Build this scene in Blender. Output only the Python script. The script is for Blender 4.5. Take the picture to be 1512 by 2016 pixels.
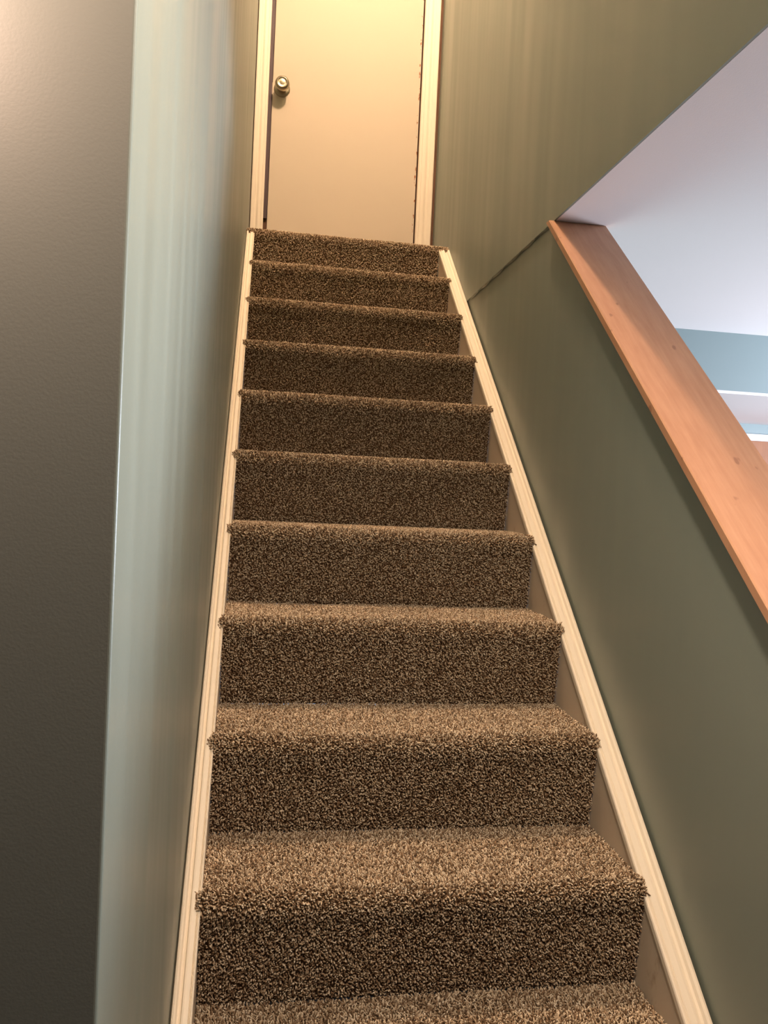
import bpy, bmesh, math, random
import numpy as np
from mathutils import Vector, Matrix

# ------------------------------------------------------------------ clear
for o in list(bpy.data.objects):
    bpy.data.objects.remove(o, do_unlink=True)
C = bpy.context.scene.collection
SC = bpy.context.scene
random.seed(4)

# ------------------------------------------------------------------ camera
CAM = Vector((0.0700, -1.3472, 0.7141))
YAW, PITCH, ROLL, FPX = 0.1584, -0.0185, 0.0461, 1542.37
cam_d = bpy.data.cameras.new('camera')
cam = bpy.data.objects.new('camera', cam_d); C.objects.link(cam)
fw = Vector((math.sin(YAW)*math.cos(PITCH), math.cos(YAW)*math.cos(PITCH), math.sin(PITCH)))
r0 = Vector((math.cos(YAW), -math.sin(YAW), 0)); u0 = r0.cross(fw)
rt = math.cos(ROLL)*r0 + math.sin(ROLL)*u0
up = -math.sin(ROLL)*r0 + math.cos(ROLL)*u0
M = Matrix((rt, up, -fw)).transposed().to_4x4(); M.translation = CAM
cam.matrix_world = M
cam_d.sensor_fit = 'VERTICAL'; cam_d.sensor_height = 36.0
cam_d.lens = FPX/2016*36.0
cam_d.clip_start = 0.02
SC.camera = cam

# ------------------------------------------------------------------ world, exposure
w = bpy.data.worlds.new('world'); SC.world = w; w.use_nodes = True
w.node_tree.nodes['Background'].inputs[0].default_value = (0.6, 0.75, 1.0, 1)
w.node_tree.nodes['Background'].inputs[1].default_value = 0.3
SC.view_settings.view_transform = 'Standard'
SC.view_settings.look = 'None'
SC.view_settings.gamma = 1.0
SC.view_settings.exposure = 0.9

# ------------------------------------------------------------------ lights
def point(name, loc, col, watts, rad):
    l = bpy.data.lights.new(name, 'POINT'); l.color = col; l.energy = watts; l.shadow_soft_size = rad
    o = bpy.data.objects.new(name, l); o.location = loc; C.objects.link(o); return o
def area(name, loc, aim, col, watts, sx, sy=None):
    l = bpy.data.lights.new(name, 'AREA'); l.color = col; l.energy = watts
    l.shape = 'RECTANGLE' if sy else 'DISK'; l.size = sx
    if sy: l.size_y = sy
    o = bpy.data.objects.new(name, l); o.location = loc
    o.rotation_euler = (Vector(aim)-Vector(loc)).to_track_quat('-Z', 'Y').to_euler()
    C.objects.link(o); return o
# bulb of the upstairs stairwell fixture
point('stairwell_lamp', (0.52, 0.92, 4.14), (1.0, 0.67, 0.43), 118, 0.07)
# recessed basement downlight at the foot of the stairs
area('foot_downlight', (0.50, -0.79, 1.515), (0.50, -0.79, 0.0), (1.0, 0.78, 0.59), 10, 0.10)
# unseen lamp close to the left wall, below the ceiling
point('corner_lamp', (-0.27, -0.885, 1.14), (1.0, 0.64, 0.50), 4.6, 0.05)
# daylight through the side-room window
area('window_daylight', (4.30, 0.9, 0.75), (0.9, 0.9, 1.1), (0.78, 0.86, 1.0), 118, 1.4, 1.0)

# ------------------------------------------------------------------ helpers
def link(name, me, m, parent=None, kind=None):
    o = bpy.data.objects.new(name, me)
    if m is not None: me.materials.append(m)
    C.objects.link(o)
    if parent is not None: o.parent = parent
    if kind: o['kind'] = kind
    return o
def finish(bm, name, m, parent=None, kind=None, smooth=False):
    bmesh.ops.recalc_face_normals(bm, faces=bm.faces)
    me = bpy.data.meshes.new(name); bm.to_mesh(me); bm.free()
    if smooth:
        for p in me.polygons: p.use_smooth = True
    return link(name, me, m, parent, kind)
def box(bm, x0, x1, y0, y1, z0, z1):
    vs = [bm.verts.new((x, y, z)) for x in (x0, x1) for y in (y0, y1) for z in (z0, z1)]
    for f in ((0,1,3,2), (4,6,7,5), (0,4,5,1), (2,3,7,6), (0,2,6,4), (1,5,7,3)):
        bm.faces.new([vs[i] for i in f])
def boxes(name, lst, m, parent=None, kind=None, bev=0):
    bm = bmesh.new()
    for b in lst: box(bm, *b)
    if bev:
        bmesh.ops.bevel(bm, geom=bm.edges[:], offset=bev, segments=2, affect='EDGES', profile=0.5)
    return finish(bm, name, m, parent, kind)
def slab_yz(bm, pts, x0, x1):
    a = [bm.verts.new((x0, y, z)) for y, z in pts]; b = [bm.verts.new((x1, y, z)) for y, z in pts]
    bm.faces.new(a); bm.faces.new(b[::-1])
    for i in range(len(pts)):
        j = (i+1) % len(pts); bm.faces.new((a[i], a[j], b[j], b[i]))
def sweep(bm, prof, a, b, ex, en, cut_a=None, cut_b=None):
    """closed profile [(x,n)...] swept from a to b; ex, en span the section plane"""
    ra = [bm.verts.new(a + ex*x + en*n) for x, n in prof]
    rb = [bm.verts.new(b + ex*x + en*n) for x, n in prof]
    bm.faces.new(ra); bm.faces.new(rb[::-1])
    for i in range(len(prof)):
        j = (i+1) % len(prof); bm.faces.new((ra[i], ra[j], rb[j], rb[i]))
def lathe(bm, prof, centre, axis='-Y', seg=32):
    rings = []
    for r, h in prof:
        ring = []
        for i in range(seg):
            t = 2*math.pi*i/seg
            ring.append(bm.verts.new((centre[0]+r*math.cos(t), centre[1]-h, centre[2]+r*math.sin(t))))
        rings.append(ring)
    for a, b in zip(rings, rings[1:]):
        for i in range(seg):
            j = (i+1) % seg; bm.faces.new((a[i], a[j], b[j], b[i]))
    bm.faces.new(rings[0]); bm.faces.new(rings[-1][::-1])

# ------------------------------------------------------------------ materials
def mat(name, col, rough=0.5, metal=0.0, spec=0.5):
    m = bpy.data.materials.new(name); m.use_nodes = True
    b = m.node_tree.nodes['Principled BSDF']
    b.inputs['Base Color'].default_value = (*col, 1); b.inputs['Roughness'].default_value = rough
    b.inputs['Metallic'].default_value = metal; b.inputs['Specular IOR Level'].default_value = spec
    return m, m.node_tree, b
def coords(nt, scale, kind='Object'):
    tc = nt.nodes.new('ShaderNodeTexCoord'); mp = nt.nodes.new('ShaderNodeMapping')
    mp.inputs['Scale'].default_value = scale
    nt.links.new(tc.outputs[kind], mp.inputs['Vector']); return mp.outputs['Vector']
def noise(nt, vec, sc, det=3, rough=0.5):
    n = nt.nodes.new('ShaderNodeTexNoise'); n.inputs['Scale'].default_value = sc
    n.inputs['Detail'].default_value = det; n.inputs['Roughness'].default_value = rough
    nt.links.new(vec, n.inputs['Vector']); return n.outputs['Fac']
def ramp(nt, fac, stops):
    r = nt.nodes.new('ShaderNodeValToRGB'); e = r.color_ramp.elements
    e[0].position, e[0].color = stops[0][0], (*stops[0][1], 1)
    e[1].position, e[1].color = stops[1][0], (*stops[1][1], 1)
    for p, c in stops[2:]:
        k = e.new(p); k.color = (*c, 1)
    nt.links.new(fac, r.inputs['Fac']); return r.outputs['Color']
def maprange(nt, v, a, b, c, d):
    n = nt.nodes.new('ShaderNodeMapRange')
    for i, x in enumerate((a, b, c, d)): n.inputs[i+1].default_value = x
    nt.links.new(v, n.inputs[0]); return n.outputs[0]
def bump(nt, b, h, strength, dist=0.001):
    n = nt.nodes.new('ShaderNodeBump'); n.inputs['Strength'].default_value = strength
    n.inputs['Distance'].default_value = dist
    nt.links.new(h, n.inputs['Height']); nt.links.new(n.outputs[0], b.inputs['Normal']); return n
def paint(name, col, r0, r1, streak=(1, 4.5, 0.35), peel=0.13, spec=0.5):
    m, nt, b = mat(name, col, r0, spec=spec)
    s = noise(nt, coords(nt, streak), 3.0, 1.5, 0.5)
    nt.links.new(maprange(nt, s, 0.3, 0.7, r0, r1), b.inputs['Roughness'])
    p = noise(nt, coords(nt, (1, 1, 1)), 420, 2)
    bn = bump(nt, b, p, peel, 0.0006)
    b2 = nt.nodes.new('ShaderNodeBump'); b2.inputs['Strength'].default_value = 0.08; b2.inputs['Distance'].default_value = 0.004
    nt.links.new(s, b2.inputs['Height']); nt.links.new(b2.outputs[0], bn.inputs['Normal'])
    return m
SAGE = (0.24, 0.28, 0.243)
M_wall = paint('sage_wall_paint', SAGE, 0.34, 0.50)
M_far = paint('blue_grey_wall_paint', (0.20, 0.255, 0.26), 0.5, 0.6)
M_ceil = paint('white_ceiling_paint', (0.80, 0.735, 0.73), 0.8, 0.9, (1, 1, 1), 0.3, 0.2)
M_trim = paint('cream_trim_paint', (0.82, 0.75, 0.63), 0.48, 0.50, (2, 2, 2), 0.02, 0.25)
M_skirt = paint('skirt_board_paint', (0.62, 0.53, 0.42), 0.45, 0.55, (2, 2, 2), 0.1)
M_white = paint('white_trim_paint', (0.85, 0.85, 0.90), 0.4, 0.5, (2, 2, 2), 0.08)
M_raw = mat('raw_brown_jamb', (0.10, 0.045, 0.02), 0.8)[0]
M_seal = mat('plum_door_seal', (0.045, 0.022, 0.028), 0.6)[0]
M_nickel = mat('antique_nickel', (0.42, 0.36, 0.27), 0.28, 1.0)[0]
M_bounce_dark = mat('unseen_wall_bounce_dark', (0.05, 0.04, 0.03), 0.7)[0]  # dark tone given to unseen walls to cut bounce onto the left wall
M_dark = mat('dark_filler', (0.03, 0.02, 0.012), 0.9)[0]
M_floor = mat('basement_floor', (0.10, 0.075, 0.05), 0.7)[0]

# skirt board: scuffs
nt = M_skirt.node_tree; b = nt.nodes['Principled BSDF']
nt.links.new(ramp(nt, noise(nt, coords(nt, (6, 6, 3)), 2.0, 6, 0.7), [(0.62, (0.62, 0.53, 0.42)), (0.75, (0.36, 0.25, 0.15))]), b.inputs['Base Color'])

# door paint with brown chips near the hinge edge (object x)
def door_mat():
    m, nt, b = mat('cream_door_paint', (0.58, 0.51, 0.41), 0.6, spec=0.2)
    tc = nt.nodes.new('ShaderNodeTexCoord'); sx = nt.nodes.new('ShaderNodeSeparateXYZ')
    nt.links.new(tc.outputs['Object'], sx.inputs[0])
    edge = maprange(nt, sx.outputs['X'], 0.742, 0.762, 0.0, 1.0)
    n = noise(nt, coords(nt, (1.5, 1, 0.6)), 48, 4, 0.65)
    chip = maprange(nt, n, 0.56, 0.60, 0.0, 1.0)
    sel = nt.nodes.new('ShaderNodeMath'); sel.operation = 'MULTIPLY'
    nt.links.new(edge, sel.inputs[0]); nt.links.new(chip, sel.inputs[1])
    th = nt.nodes.new('ShaderNodeMath'); th.operation = 'GREATER_THAN'; th.inputs[1].default_value = 0.62
    nt.links.new(sel.outputs[0], th.inputs[0])
    mx = nt.nodes.new('ShaderNodeMix'); mx.data_type = 'RGBA'
    mx.inputs[6].default_value = (0.58, 0.51, 0.41, 1); mx.inputs[7].default_value = (0.28, 0.10, 0.04, 1)
    nt.links.new(th.outputs[0], mx.inputs[0]); nt.links.new(mx.outputs[2], b.inputs['Base Color'])
    bump(nt, b, noise(nt, coords(nt, (1, 1, 0.15)), 60, 3), 0.12, 0.001)
    return m
M_door = door_mat()

def wood(name, c0, c1, along, rough=0.42):
    m, nt, b = mat(name, c0, rough)
    v = coords(nt, along)
    n = noise(nt, v, 6, 6, 0.6)
    n2 = noise(nt, coords(nt, (1, 1, 1)), 9, 3, 0.5)
    ad = nt.nodes.new('ShaderNodeMath'); ad.operation = 'MULTIPLY_ADD'; ad.inputs[1].default_value = 0.5
    nt.links.new(n2, ad.inputs[0]); nt.links.new(n, ad.inputs[2])
    base = ramp(nt, ad.outputs[0], [(0.5, c1), (0.95, c0)])
    # small dings and knots
    k = noise(nt, coords(nt, (1, 0.5, 0.5)), 38, 2, 0.4)
    kk = maprange(nt, k, 0.70, 0.74, 0.0, 0.55)
    mx = nt.nodes.new('ShaderNodeMix'); mx.data_type = 'RGBA'
    mx.inputs[7].default_value = (c1[0]*0.5, c1[1]*0.4, c1[2]*0.4, 1)
    nt.links.new(kk, mx.inputs[0]); nt.links.new(base, mx.inputs[6])
    nt.links.new(mx.outputs[2], b.inputs['Base Color'])
    bump(nt, b, n, 0.15, 0.001)
    return m
M_oak = wood('orange_maple', (0.57, 0.32, 0.195), (0.48, 0.25, 0.145), (14, 1.2, 1.2))
M_oakd = wood('orange_door_veneer', (0.33, 0.125, 0.05), (0.27, 0.10, 0.04), (8, 8, 0.8), 0.65)

# carpet yarn: every tuft carries its own tone
def carpet_mat():
    m, nt, b = mat('beige_brown_frieze', (0.3, 0.2, 0.12), 0.95, spec=0.1)
    at = nt.nodes.new('ShaderNodeAttribute'); at.attribute_name = 'tone'
    oi = nt.nodes.new('ShaderNodeObjectInfo')
    col = ramp(nt, at.outputs['Fac'], [(0.0, (0.11, 0.064, 0.034)), (0.22, (0.27, 0.175, 0.105)),
                                       (0.5, (0.52, 0.405, 0.28)), (0.78, (0.72, 0.60, 0.45)), (1.0, (0.88, 0.77, 0.62))])
    nt.links.new(col, b.inputs['Base Color'])
    b.inputs['Sheen Weight'].default_value = 0.25
    b.inputs['Sheen Roughness'].default_value = 0.5
    b.inputs['Sheen Tint'].default_value = (0.8, 0.65, 0.45, 1)
    return m
M_carpet = carpet_mat()

# ------------------------------------------------------------------ dimensions
RISE, RUN = 0.2033, 0.2314
SL = RISE/RUN
XL, XR = -0.034, 0.862            # stairwell walls
XI0, XI1 = 0.0, 0.812             # between the skirt boards
YC = -0.74                        # outside corner of left wall
YD = 2.47                         # wall with the door
ZC = 1.52                         # basement ceiling
ZF = -0.80                        # basement floor
ZL = 9*RISE + 0.02                # landing
ZT = ZL + 2.44                    # ceiling upstairs
YO = -0.62                        # front end of the stairwell opening
CS = (1.52-0.598)/(0.79+0.229)    # slope of the wood cap
capz = lambda y: 1.52 + CS*(y-0.79)

# ------------------------------------------------------------------ structure
boxes('floor', [(-3.0, 4.5, -4.0, 3.05, ZF-0.1, ZF)], M_floor, kind='structure')
def plan(name, pts, z0, z1, m):
    bm = bmesh.new()
    a = [bm.verts.new((x, y, z0)) for x, y in pts]; b_ = [bm.verts.new((x, y, z1)) for x, y in pts]
    bm.faces.new(a); bm.faces.new(b_[::-1])
    for i in range(len(pts)):
        j = (i+1) % len(pts); bm.faces.new((a[i], a[j], b_[j], b_[i]))
    return finish(bm, name, m, kind='structure')
corner = [(XL-0.003+0.003*math.sin(t*math.pi/8), YC+0.003-0.003*math.cos(t*math.pi/8)) for t in range(5)]
plan('wall_left', [(-3.0, YC), *corner, (XL, YD+0.25), (XL-0.12, YD+0.25), (XL-0.12, YC+0.12), (-3.0, YC+0.12)], ZF, ZC+0.02, M_wall)
boxes('wall_upper_left', [(XL-0.12, XL, YO, YD+0.25, ZC+0.02, ZT), (XL-0.12, XL, YO-0.05, YO, ZC+0.02, ZC+0.12)], M_wall, kind='structure')
# upper right wall of the stairwell, its lower edge runs level with the basement ceiling
bm = bmesh.new()
box(bm, XR-0.002, XR+0.003, YO, YD+0.25, ZC, ZT); box(bm, XR+0.003, XR+0.135, YO, YD+0.25, ZC+0.02, ZT)
finish(bm, 'wall_upper_right', M_wall, kind='structure')
# knee wall below, sloped top
bm = bmesh.new()
T = 0.020/math.cos(math.atan(CS))
yk = 0.79
slab_yz(bm, [(YC, ZF), (YD+0.25, ZF), (YD+0.25, ZC), (yk+0.022, ZC), (YC, capz(YC)-T)], XR+0.004, XR+0.135)
finish(bm, 'wall_right', M_wall, kind='structure')
# ragged drywall seam between the two
bm = bmesh.new(); pr = []
for i in range(60):
    y = 0.80 + i*(YD-0.80)/59
    pr.append((bm.verts.new((XR+0.0025, y, ZC+0.002)), bm.verts.new((XR-0.0024, y, ZC-0.001+0.002*math.sin(i*2.3))), bm.verts.new((XR+0.0025, y, ZC-0.004-0.003*math.sin(i*1.1)))))
for a, b_ in zip(pr, pr[1:]):
    bm.faces.new((a[0], a[1], b_[1], b_[0])); bm.faces.new((a[1], a[2], b_[2], b_[1]))
finish(bm, 'trim_3', M_wall, kind='structure')
boxes('ceiling', [(XR+0.004, 4.5, -4.0, 1.885, ZC, ZC+0.1), (-3.0, XR+0.004, -4.0, YC, ZC+0.021, ZC+0.1), (XL, XR+0.003, YC, YO, ZC+0.021, ZC+0.1)], M_ceil, kind='structure')
boxes('ceiling_upstairs', [(XL-0.12, XR+0.135, YO, YD+0.25, ZT, ZT+0.1)], M_ceil, kind='structure')
boxes('wall_upstairs_front', [(XL-0.12, XR+0.135, YO-0.1, YO, ZC+0.1, ZT)], M_wall, kind='structure')
# back wall of the landing with the door opening
boxes('wall_back', [(XL, -0.006, YD, YD+0.12, ZL-0.05, ZT), (0.832, XR, YD, YD+0.12, ZL-0.05, ZT), (-0.006, 0.832, YD, YD+0.12, ZL+2.09, ZT)], M_raw, kind='structure')
boxes('wall_door_backing', [(-0.2, 1.0, YD+0.2, YD+0.25, ZL-0.3, ZT)], M_raw, kind='structure')
# side room
boxes('wall_far', [(XR+0.135, 4.5, 2.913, 3.0, ZF, ZC)], M_far, kind='structure')
bm = bmesh.new(); box(bm, XR+0.135, 4.5, 1.885, 1.90, 1.262, ZC)
finish(bm, 'wall_soffit_face', M_far, kind='structure')
boxes('ceiling_soffit', [(XR+0.135, 4.5, 1.884, 2.913, 1.250, 1.262)], M_ceil, kind='structure')
boxes('trim_4', [(XR+0.135, 4.5, 1.8815, 1.8855, 1.2495, 1.2580)], M_white, kind='structure')
wy0, wy1, wz0, wz1 = 0.1, 1.7, 0.1, 1.3
boxes('wall_side_room', [(4.5, 4.6, -4.0, wy0, ZF, ZC), (4.5, 4.6, wy1, 3.0, ZF, ZC), (4.5, 4.6, wy0, wy1, ZF, wz0), (4.5, 4.6, wy0, wy1, wz1, ZC)], M_far, kind='structure')
boxes('wall_behind', [(-3.0, 4.6, -4.1, -4.0, ZF, ZC)], M_bounce_dark, kind='structure')
boxes('wall_far_left', [(-3.1, -3.0, -4.0, YC, ZF, ZC)], M_bounce_dark, kind='structure')

# ------------------------------------------------------------------ landing door
def empty(name, loc, kind=None):
    o = bpy.data.objects.new(name, None); C.objects.link(o); o.location = loc
    if kind: o['kind'] = kind
    return o
door = boxes('door_1', [(0.049, 0.7635, YD+0.006, YD+0.041, ZL+0.004, ZL+2.03)], M_door, kind='structure', bev=0.0015)
# jambs
boxes('door_jamb', [(-0.006, 0.030, YD+0.004, YD+0.12, ZL, ZL+2.06), (0.7675, 0.832, YD+0.004, YD+0.12, ZL, ZL+2.06),
                    (-0.006, 0.832, YD+0.004, YD+0.12, ZL+2.04, ZL+2.09)], M_raw, door)
boxes('door_seal', [(0.030, 0.047, YD-0.001, YD+0.035, ZL+0.17, ZL+2.03)], M_seal, door)
boxes('door_seal', [(0.030, 0.047, YD+0.012, YD+0.035, ZL, ZL+0.17)], M_raw, door)
# casing profile across the width (u from inner edge to outer, n towards the viewer)
def casing_prof(wd):
    P = [(0, 0), (0, 0.009), (0.004, 0.0125), (0.012, 0.0135), (0.013, 0.0115), (0.0155, 0.0115), (0.0165, 0.0135), (0.030, 0.0155),
         (0.036, 0.0135), (0.041, 0.0115), (0.046, 0.0135), (0.052, 0.0180), (wd-0.004, 0.0185), (wd, 0.016), (wd, 0)]
    s = wd/0.072
    return [(u*s if u < wd-0.005 else u, n) for u, n in P]
def casing(name, x_in, sgn, wd, z0, z1, parent):
    bm = bmesh.new()
    sweep(bm, casing_prof(wd), Vector((x_in, YD+0.002, z0)), Vector((x_in, YD+0.002, z1)), Vector((sgn, 0, 0)), Vector((0, -1, 0)))
    return finish(bm, name, M_trim, parent)
casing('door_casing', 0.0305, -1, 0.0605, ZL, ZL+2.12, door)
casing('door_casing', 0.7695, 1, 0.0760, ZL, ZL+2.12, door)
bm = bmesh.new()
sweep(bm, casing_prof(0.07), Vector((-0.030, YD+0.002, ZL+2.045)), Vector((0.8455, YD+0.002, ZL+2.045)), Vector((0, 0, 1)), Vector((0, -1, 0)))
finish(bm, 'door_casing', M_trim, door)
# knob
kx, kz, ky = 0.0935, 2.640, YD+0.006
bm = bmesh.new()
lathe(bm, [(0.0006, 0.0000), (0.0366, 0.0000), (0.0384, 0.0022), (0.0366, 0.0050), (0.0293, 0.0078), (0.0171, 0.0101), (0.0006, 0.0106)], (kx, ky, kz))
ros = finish(bm, 'knob_rosette', M_nickel, door, smooth=True)
bm = bmesh.new()
lathe(bm, [(0.0006, 0.0090), (0.0140, 0.0101), (0.0128, 0.0202), (0.0159, 0.0291), (0.0268, 0.0358), (0.0335, 0.0448), (0.0348, 0.0538),
           (0.0323, 0.0627), (0.0244, 0.0694), (0.0226, 0.0700), (0.0214, 0.0678), (0.0122, 0.0700), (0.0006, 0.0706)], (kx, ky, kz))
finish(bm, 'door_knob', M_nickel, door, smooth=True)
boxes('latch_plate', [(0.047, 0.0495, YD+0.008, YD+0.036, kz-0.028, kz+0.028)], M_nickel, door)

# ------------------------------------------------------------------ far door of the side room
d2 = boxes('door_2', [(2.35, 3.25, 2.885, 2.912, ZF+0.01, 1.149)], M_oakd, kind='structure', bev=0.002)
def casing2(b_):
    return boxes('door_casing', [b_], M_white, d2, bev=0.003)
casing2((2.28, 3.32, 2.893, 2.913, 1.149, 1.190))
casing2((2.28, 2.35, 2.893, 2.913, ZF, 1.155)); casing2((3.25, 3.32, 2.893, 2.913, ZF, 1.155))

# window of the side room (daylight source)
win = boxes('window_1', [(4.47, 4.53, wy0, wy0+0.05, wz0, wz1), (4.47, 4.53, wy1-0.05, wy1, wz0, wz1), (4.47, 4.53, wy0, wy1, wz0, wz0+0.05),
                         (4.47, 4.53, wy0, wy1, wz1-0.05, wz1), (4.48, 4.52, 0.88, 0.92, wz0, wz1)], M_white, kind='structure')
gm = bpy.data.materials.new('window_glass'); gm.use_nodes = True
g = gm.node_tree.nodes['Principled BSDF']; g.inputs['Transmission Weight'].default_value = 1.0; g.inputs['Roughness'].default_value = 0.0
boxes('window_pane', [(4.498, 4.502, wy0+0.04, wy1-0.04, wz0+0.04, wz1-0.04)], gm, win)

# ------------------------------------------------------------------ wooden cap on the knee wall
cap_n = Vector((0, -CS, 1)).normalized(); cap_d = Vector((0, 1, CS)).normalized()
bm = bmesh.new()
y0, y1 = YC-0.03, 0.79
x0, x1, rr = 0.846, 1.018, 0.0025
ca, sa = CS, 1
def capring(ytop, horiz):
    out = []
    for x, n in [(x0+rr, 0), (x0, -rr), (x0, -0.019+rr), (x0+rr, -0.019), (x1-rr, -0.019), (x1, -0.019+rr), (x1, -rr), (x1-rr, 0)]:
        p = Vector((x, ytop, capz(ytop))) + cap_n*n
        if horiz: p += cap_d*((ZC-p.z)/cap_d.z)
        out.append(bm.verts.new(p))
    return out
ra, rb = capring(y0, False), capring(y1, True)
bm.faces.new(ra); bm.faces.new(rb[::-1])
for i in range(8):
    j = (i+1) % 8; bm.faces.new((ra[i], ra[j], rb[j], rb[i]))
cap = finish(bm, 'wooden_wall_cap', M_oak)
cap['label'] = 'orange-brown sloping wooden board capping the half wall right of the stairs'
cap['category'] = 'wall cap'

# ------------------------------------------------------------------ staircase
stairs = empty('staircase', (0.41, 0.0, ZF))
stairs['label'] = 'steep straight staircase covered in speckled brown carpet, climbing between two walls to a cream door'
stairs['category'] = 'stairs'
bpy.context.view_layer.update()
def under(o):
    o.parent = stairs; o.matrix_parent_inverse = stairs.matrix_world.inverted(); return o

# carpet surface, one step: path in (y,z) relative to the nosing centre; tips of the tufts follow it
NOS = 0.0247; RN = 0.020
def step_path(tread_len):
    ry, rz, cz = 0.034, 0.034, -0.014          # soft roll of carpet and pad over the tread edge
    pts = [(tread_len, RN), (0.050, RN), (ry, cz+rz)]
    for i in range(1, 10):
        a = math.pi/2 + i*math.pi/18*1.0
        pts.append((ry + ry*math.cos(a), cz + rz*math.sin(a)))
    pts += [(0.0015, -0.024), (0.0042, -0.034), (0.0068, -0.046), (NOS+0.001, -RISE+RN-0.004)]
    P = np.array(pts); d = np.r_[0, np.cumsum(np.hypot(*np.diff(P, axis=0).T))]
    return P, d
def make_step_mesh(name, seed, tread_len, x_wide0, x_wide1, spacing, x0=XI0, x1=XI1, rise_cut=True):
    rng = np.random.default_rng(seed)
    P, d = step_path(tread_len)
    L = d[-1]
    def at(s):
        return np.stack([np.interp(s, d, P[:, 0]), np.interp(s, d, P[:, 1])], -1)
    def nrm(s):
        a, b_ = at(s-0.002), at(s+0.002); t = b_-a; t /= np.linalg.norm(t, axis=1)[:, None]+1e-9
        return np.stack([-t[:, 1]*-1, t[:, 0]*-1], -1)*np.array([1, 1])
    # low-frequency unevenness of the padding
    ph = rng.uniform(0, 6.28, 12); kx_ = rng.uniform(3, 22, 12); am = rng.uniform(0.2, 1, 12)
    def lump(x, s):
        v = 0
        for i in range(12): v = v + am[i]*np.sin(kx_[i]*x + ph[i] + s*kx_[(i+5) % 12]*2)
        return v/6
    # backing sheet
    ns, nx = 60, 56
    ss = np.unique(np.concatenate([np.linspace(0, L, ns), d])); ns = len(ss)
    xs = np.linspace(0, 1, nx)
    q = at(ss); n_ = nrm(ss)
    # find outward: tread normal is +z
    if n_[3, 1] < 0: n_ = -n_; sg = -1
    else: sg = 1
    HT = 0.0060
    wide = np.clip(1-np.abs(ss-(tread_len-0.006))/0.045, 0, 1); wide = np.clip(wide*2.2, 0, 1)
    lo = x0 + (x_wide0-x0)*wide; hi = x1 + (x_wide1-x1)*wide
    X = lo[:, None] + (hi-lo)[:, None]*xs[None]
    lm_ = lump(X, ss[:, None])*0.0016 - 0.0035*(np.minimum(xs, 1-xs)[None] < 0.01)*wide[:, None]
    Y = q[:, 0][:, None] + n_[:, 0][:, None]*(lm_-HT); Z = q[:, 1][:, None] + n_[:, 1][:, None]*(lm_-HT)
    V = [np.stack([X, Y, Z], -1).reshape(-1, 3)]
    I = np.arange(ns*nx).reshape(ns, nx)
    F = [np.stack([I[:-1, :-1], I[1:, :-1], I[1:, 1:], I[:-1, 1:]], -1).reshape(-1, 4)]
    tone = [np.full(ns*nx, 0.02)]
    # tufts
    gs = np.arange(0.002, L-0.002, spacing); gx = np.arange(0, 1, spacing/(x1-x0))
    S, U = np.meshgrid(gs, gx, indexing='ij')
    S = (S + rng.uniform(-0.5, 0.5, S.shape)*spacing*0.9).ravel(); U = (U.ravel() + rng.uniform(-0.5, 0.5, U.size)*spacing/(x1-x0)*0.9)
    S = np.clip(S, 0, L); U = np.clip(U, 0.001, 0.999)
    wd = np.clip(1-np.abs(S-(tread_len-0.006))/0.045, 0, 1); wd = np.clip(wd*2.2, 0, 1)
    lo = x0 + (x_wide0-x0)*wd; hi = x1 + (x_wide1-x1)*wd
    x = lo + (hi-lo)*U; N = len(x)
    q = at(S); nn = nrm(S)*sg
    lm_ = lump(x, S)*0.0016
    lm_ = lm_ - 0.0035*np.clip(1-np.minimum(x-lo, hi-x)/0.011, 0, 1)**2*wd
    base = np.stack([x, q[:, 0]+nn[:, 0]*(lm_-HT), q[:, 1]+nn[:, 1]*(lm_-HT)], -1)
    n3 = np.stack([np.zeros(N), nn[:, 0], nn[:, 1]], -1)
    ex = np.tile([1., 0, 0], (N, 1)); et = np.cross(n3, ex)
    # lean varies slowly (pile direction) plus a random curl
    la = rng.normal(0, 0.55, (N, 2)); lean = ex*la[:, :1] + et*la[:, 1:]
    lean += et*(0.22*np.sin(x*9+ph[0])+0.1)[:, None]
    # tufts on the free edges splay outwards
    edge = (np.clip((U-0.99)/0.01, 0, 1)-np.clip((0.01-U)/0.01, 0, 1))*wd
    lean += ex*(edge*0.2)[:, None]
    cu = rng.normal(0, 0.55, (N, 2)); curl = ex*cu[:, :1] + et*cu[:, 1:]
    H = HT*rng.uniform(0.75, 1.28, N)[:, None]
    c0 = base - n3*0.0005
    c1 = base + (n3*0.55 + lean*0.28)*H
    c2 = base + (n3*0.88 + lean*0.55 + curl*0.25)*H
    c3 = base + (n3*1.02 + lean*0.65 + curl*0.36)*H
    rad = spacing*rng.uniform(0.36, 0.56, N)[:, None]
    K = 4; th = rng.uniform(0, 6.28, N)
    vs = []
    for c, k in ((c0, 0.8), (c1, 1.0), (c2, 0.9), (c3, 0.45)):
        for j in range(K):
            a = (th + j*2*math.pi/K + 0.5*len(vs)/K)[:, None]
            vs.append(c + (ex*np.cos(a) + et*np.sin(a))*rad*k)
    VV = np.stack(vs, 1)                       # N,16,3
    off = len(V[0])
    V.append(VV.reshape(-1, 3))
    b0 = off + np.arange(N)*16
    fs = []
    for r in range(3):
        for j in range(K):
            j2 = (j+1) % K
            fs.append(np.stack([b0+r*4+j, b0+r*4+j2, b0+r*4+4+j2, b0+r*4+4+j], -1))
    fs.append(np.stack([b0+12, b0+13, b0+14, b0+15], -1))
    F.append(np.stack(fs, 1).reshape(-1, 4))
    # tone: heather of light, mid and dark yarn, clustered a little
    cl = np.sin(x*410+ph[1])*np.sin(S*370+ph[2]) + np.sin(x*230+S*260+ph[3])
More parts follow.
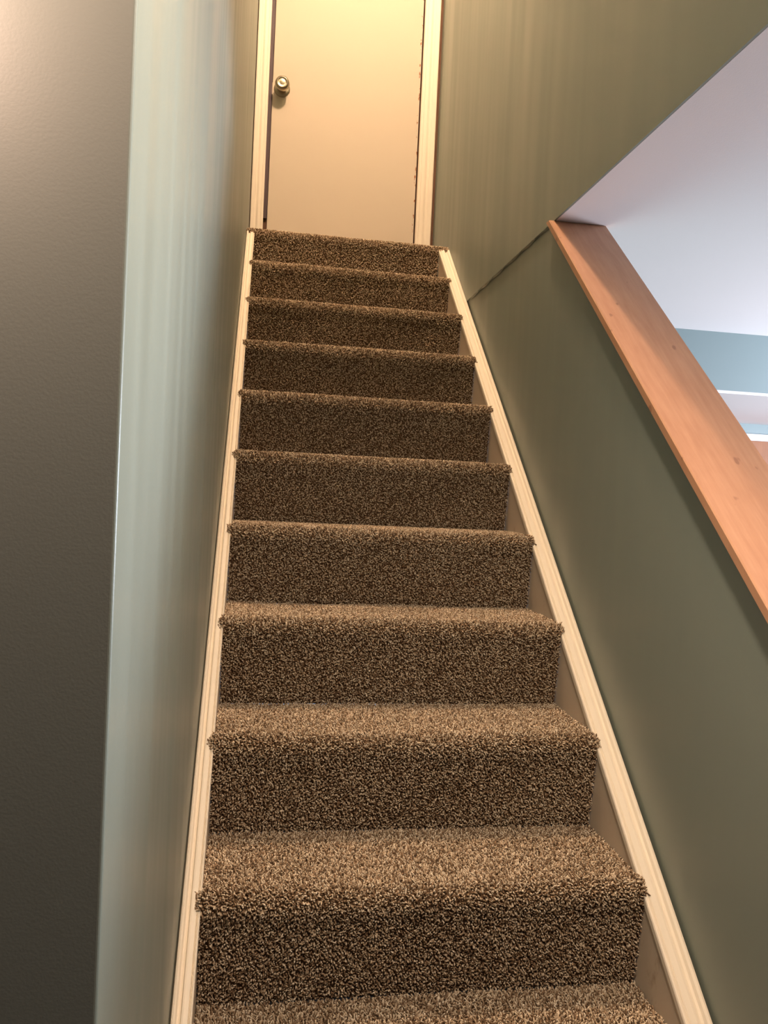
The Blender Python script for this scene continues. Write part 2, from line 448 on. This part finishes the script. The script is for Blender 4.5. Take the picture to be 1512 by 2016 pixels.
    tn = np.clip(rng.beta(1.9, 1.7, N) + 0.07*cl + 0.05*lump(x, S), 0.0, 1.0)
    dark = rng.random(N) < 0.14; tn[dark] *= 0.3
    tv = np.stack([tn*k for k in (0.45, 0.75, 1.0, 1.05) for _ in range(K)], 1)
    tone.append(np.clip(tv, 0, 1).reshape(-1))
    V = np.concatenate(V).astype(np.float32); F = np.concatenate(F).astype(np.int32); tone = np.concatenate(tone).astype(np.float32)
    me = bpy.data.meshes.new(name)
    me.vertices.add(len(V)); me.vertices.foreach_set('co', V.ravel())
    me.loops.add(F.size); me.loops.foreach_set('vertex_index', F.ravel())
    me.polygons.add(len(F)); me.polygons.foreach_set('loop_start', np.arange(len(F), dtype=np.int32)*4)
    me.polygons.foreach_set('loop_total', np.full(len(F), 4, np.int32))
    me.polygons.foreach_set('use_smooth', np.ones(len(F), bool))
    a = me.attributes.new('tone', 'FLOAT', 'POINT'); a.data.foreach_set('value', tone)
    me.update(); me.validate(clean_customdata=False)
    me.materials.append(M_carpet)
    return me
OV = 0.008
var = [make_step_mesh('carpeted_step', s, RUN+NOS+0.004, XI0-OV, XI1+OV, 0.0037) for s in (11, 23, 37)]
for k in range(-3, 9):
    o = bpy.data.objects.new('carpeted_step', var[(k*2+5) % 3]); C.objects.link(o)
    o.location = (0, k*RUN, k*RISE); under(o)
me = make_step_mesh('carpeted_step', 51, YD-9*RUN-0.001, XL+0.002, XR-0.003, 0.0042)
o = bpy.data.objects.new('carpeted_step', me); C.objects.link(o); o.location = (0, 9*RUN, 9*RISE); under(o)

# skirt boards and their cap mouldings along the slope
dirv = Vector((0, 1, SL)).normalized(); nv = Vector((0, -SL, 1)).normalized()
ya, yb = -3*RUN-0.03, 9*RUN+0.004
def skirt(x0_, x1_):
    bm = bmesh.new()
    t = -0.024
    slab_yz(bm, [(ya, ya*SL+t), (yb, yb*SL+t), (yb, yb*SL-0.34), (ya+0.0, max(ZF, ya*SL-0.34))], x0_, x1_)
    return under(finish(bm, 'skirt_board', M_skirt))
sk1 = skirt(XL+0.0005, XI0-0.0015); sk2 = skirt(XI1+0.0015, XR)
def mprof(wd):
    # u from inner edge (over the carpet side) to the wall, n off the slope
    P = [(-0.0, -0.014), (0.0, -0.004), (0.0015, -0.0015), (0.0045, -0.0005), (0.006, -0.0025), (0.0078, -0.0005), (0.0095, -0.0025), (0.0112, -0.0005),
         (0.022, 0.0010), (0.0265, 0.0005), (0.0295, -0.0045), (0.034, -0.0060), (0.038, -0.0040), (0.0415, 0.0010), (0.046, 0.0030), (0.0505, 0.0015), (0.052, -0.002), (0.052, -0.014)]
    s = wd/0.052
    return [(u*s, n) for u, n in P]
def moulding(x_in, sgn, wd, par):
    bm = bmesh.new()
    a = Vector((x_in, ya, ya*SL-0.008)); b_ = Vector((x_in, yb+0.004, (yb+0.004)*SL-0.008))
    sweep(bm, mprof(wd), a, b_, Vector((sgn, 0, 0)), nv)
    o = finish(bm, 'cap_moulding', M_trim)
    o.parent = par; o.matrix_parent_inverse = par.matrix_world.inverted(); return o
bpy.context.view_layer.update()
moulding(XI0+0.001, -1, 0.0325, sk1)
moulding(XI1-0.001, 1, 0.0495, sk2)
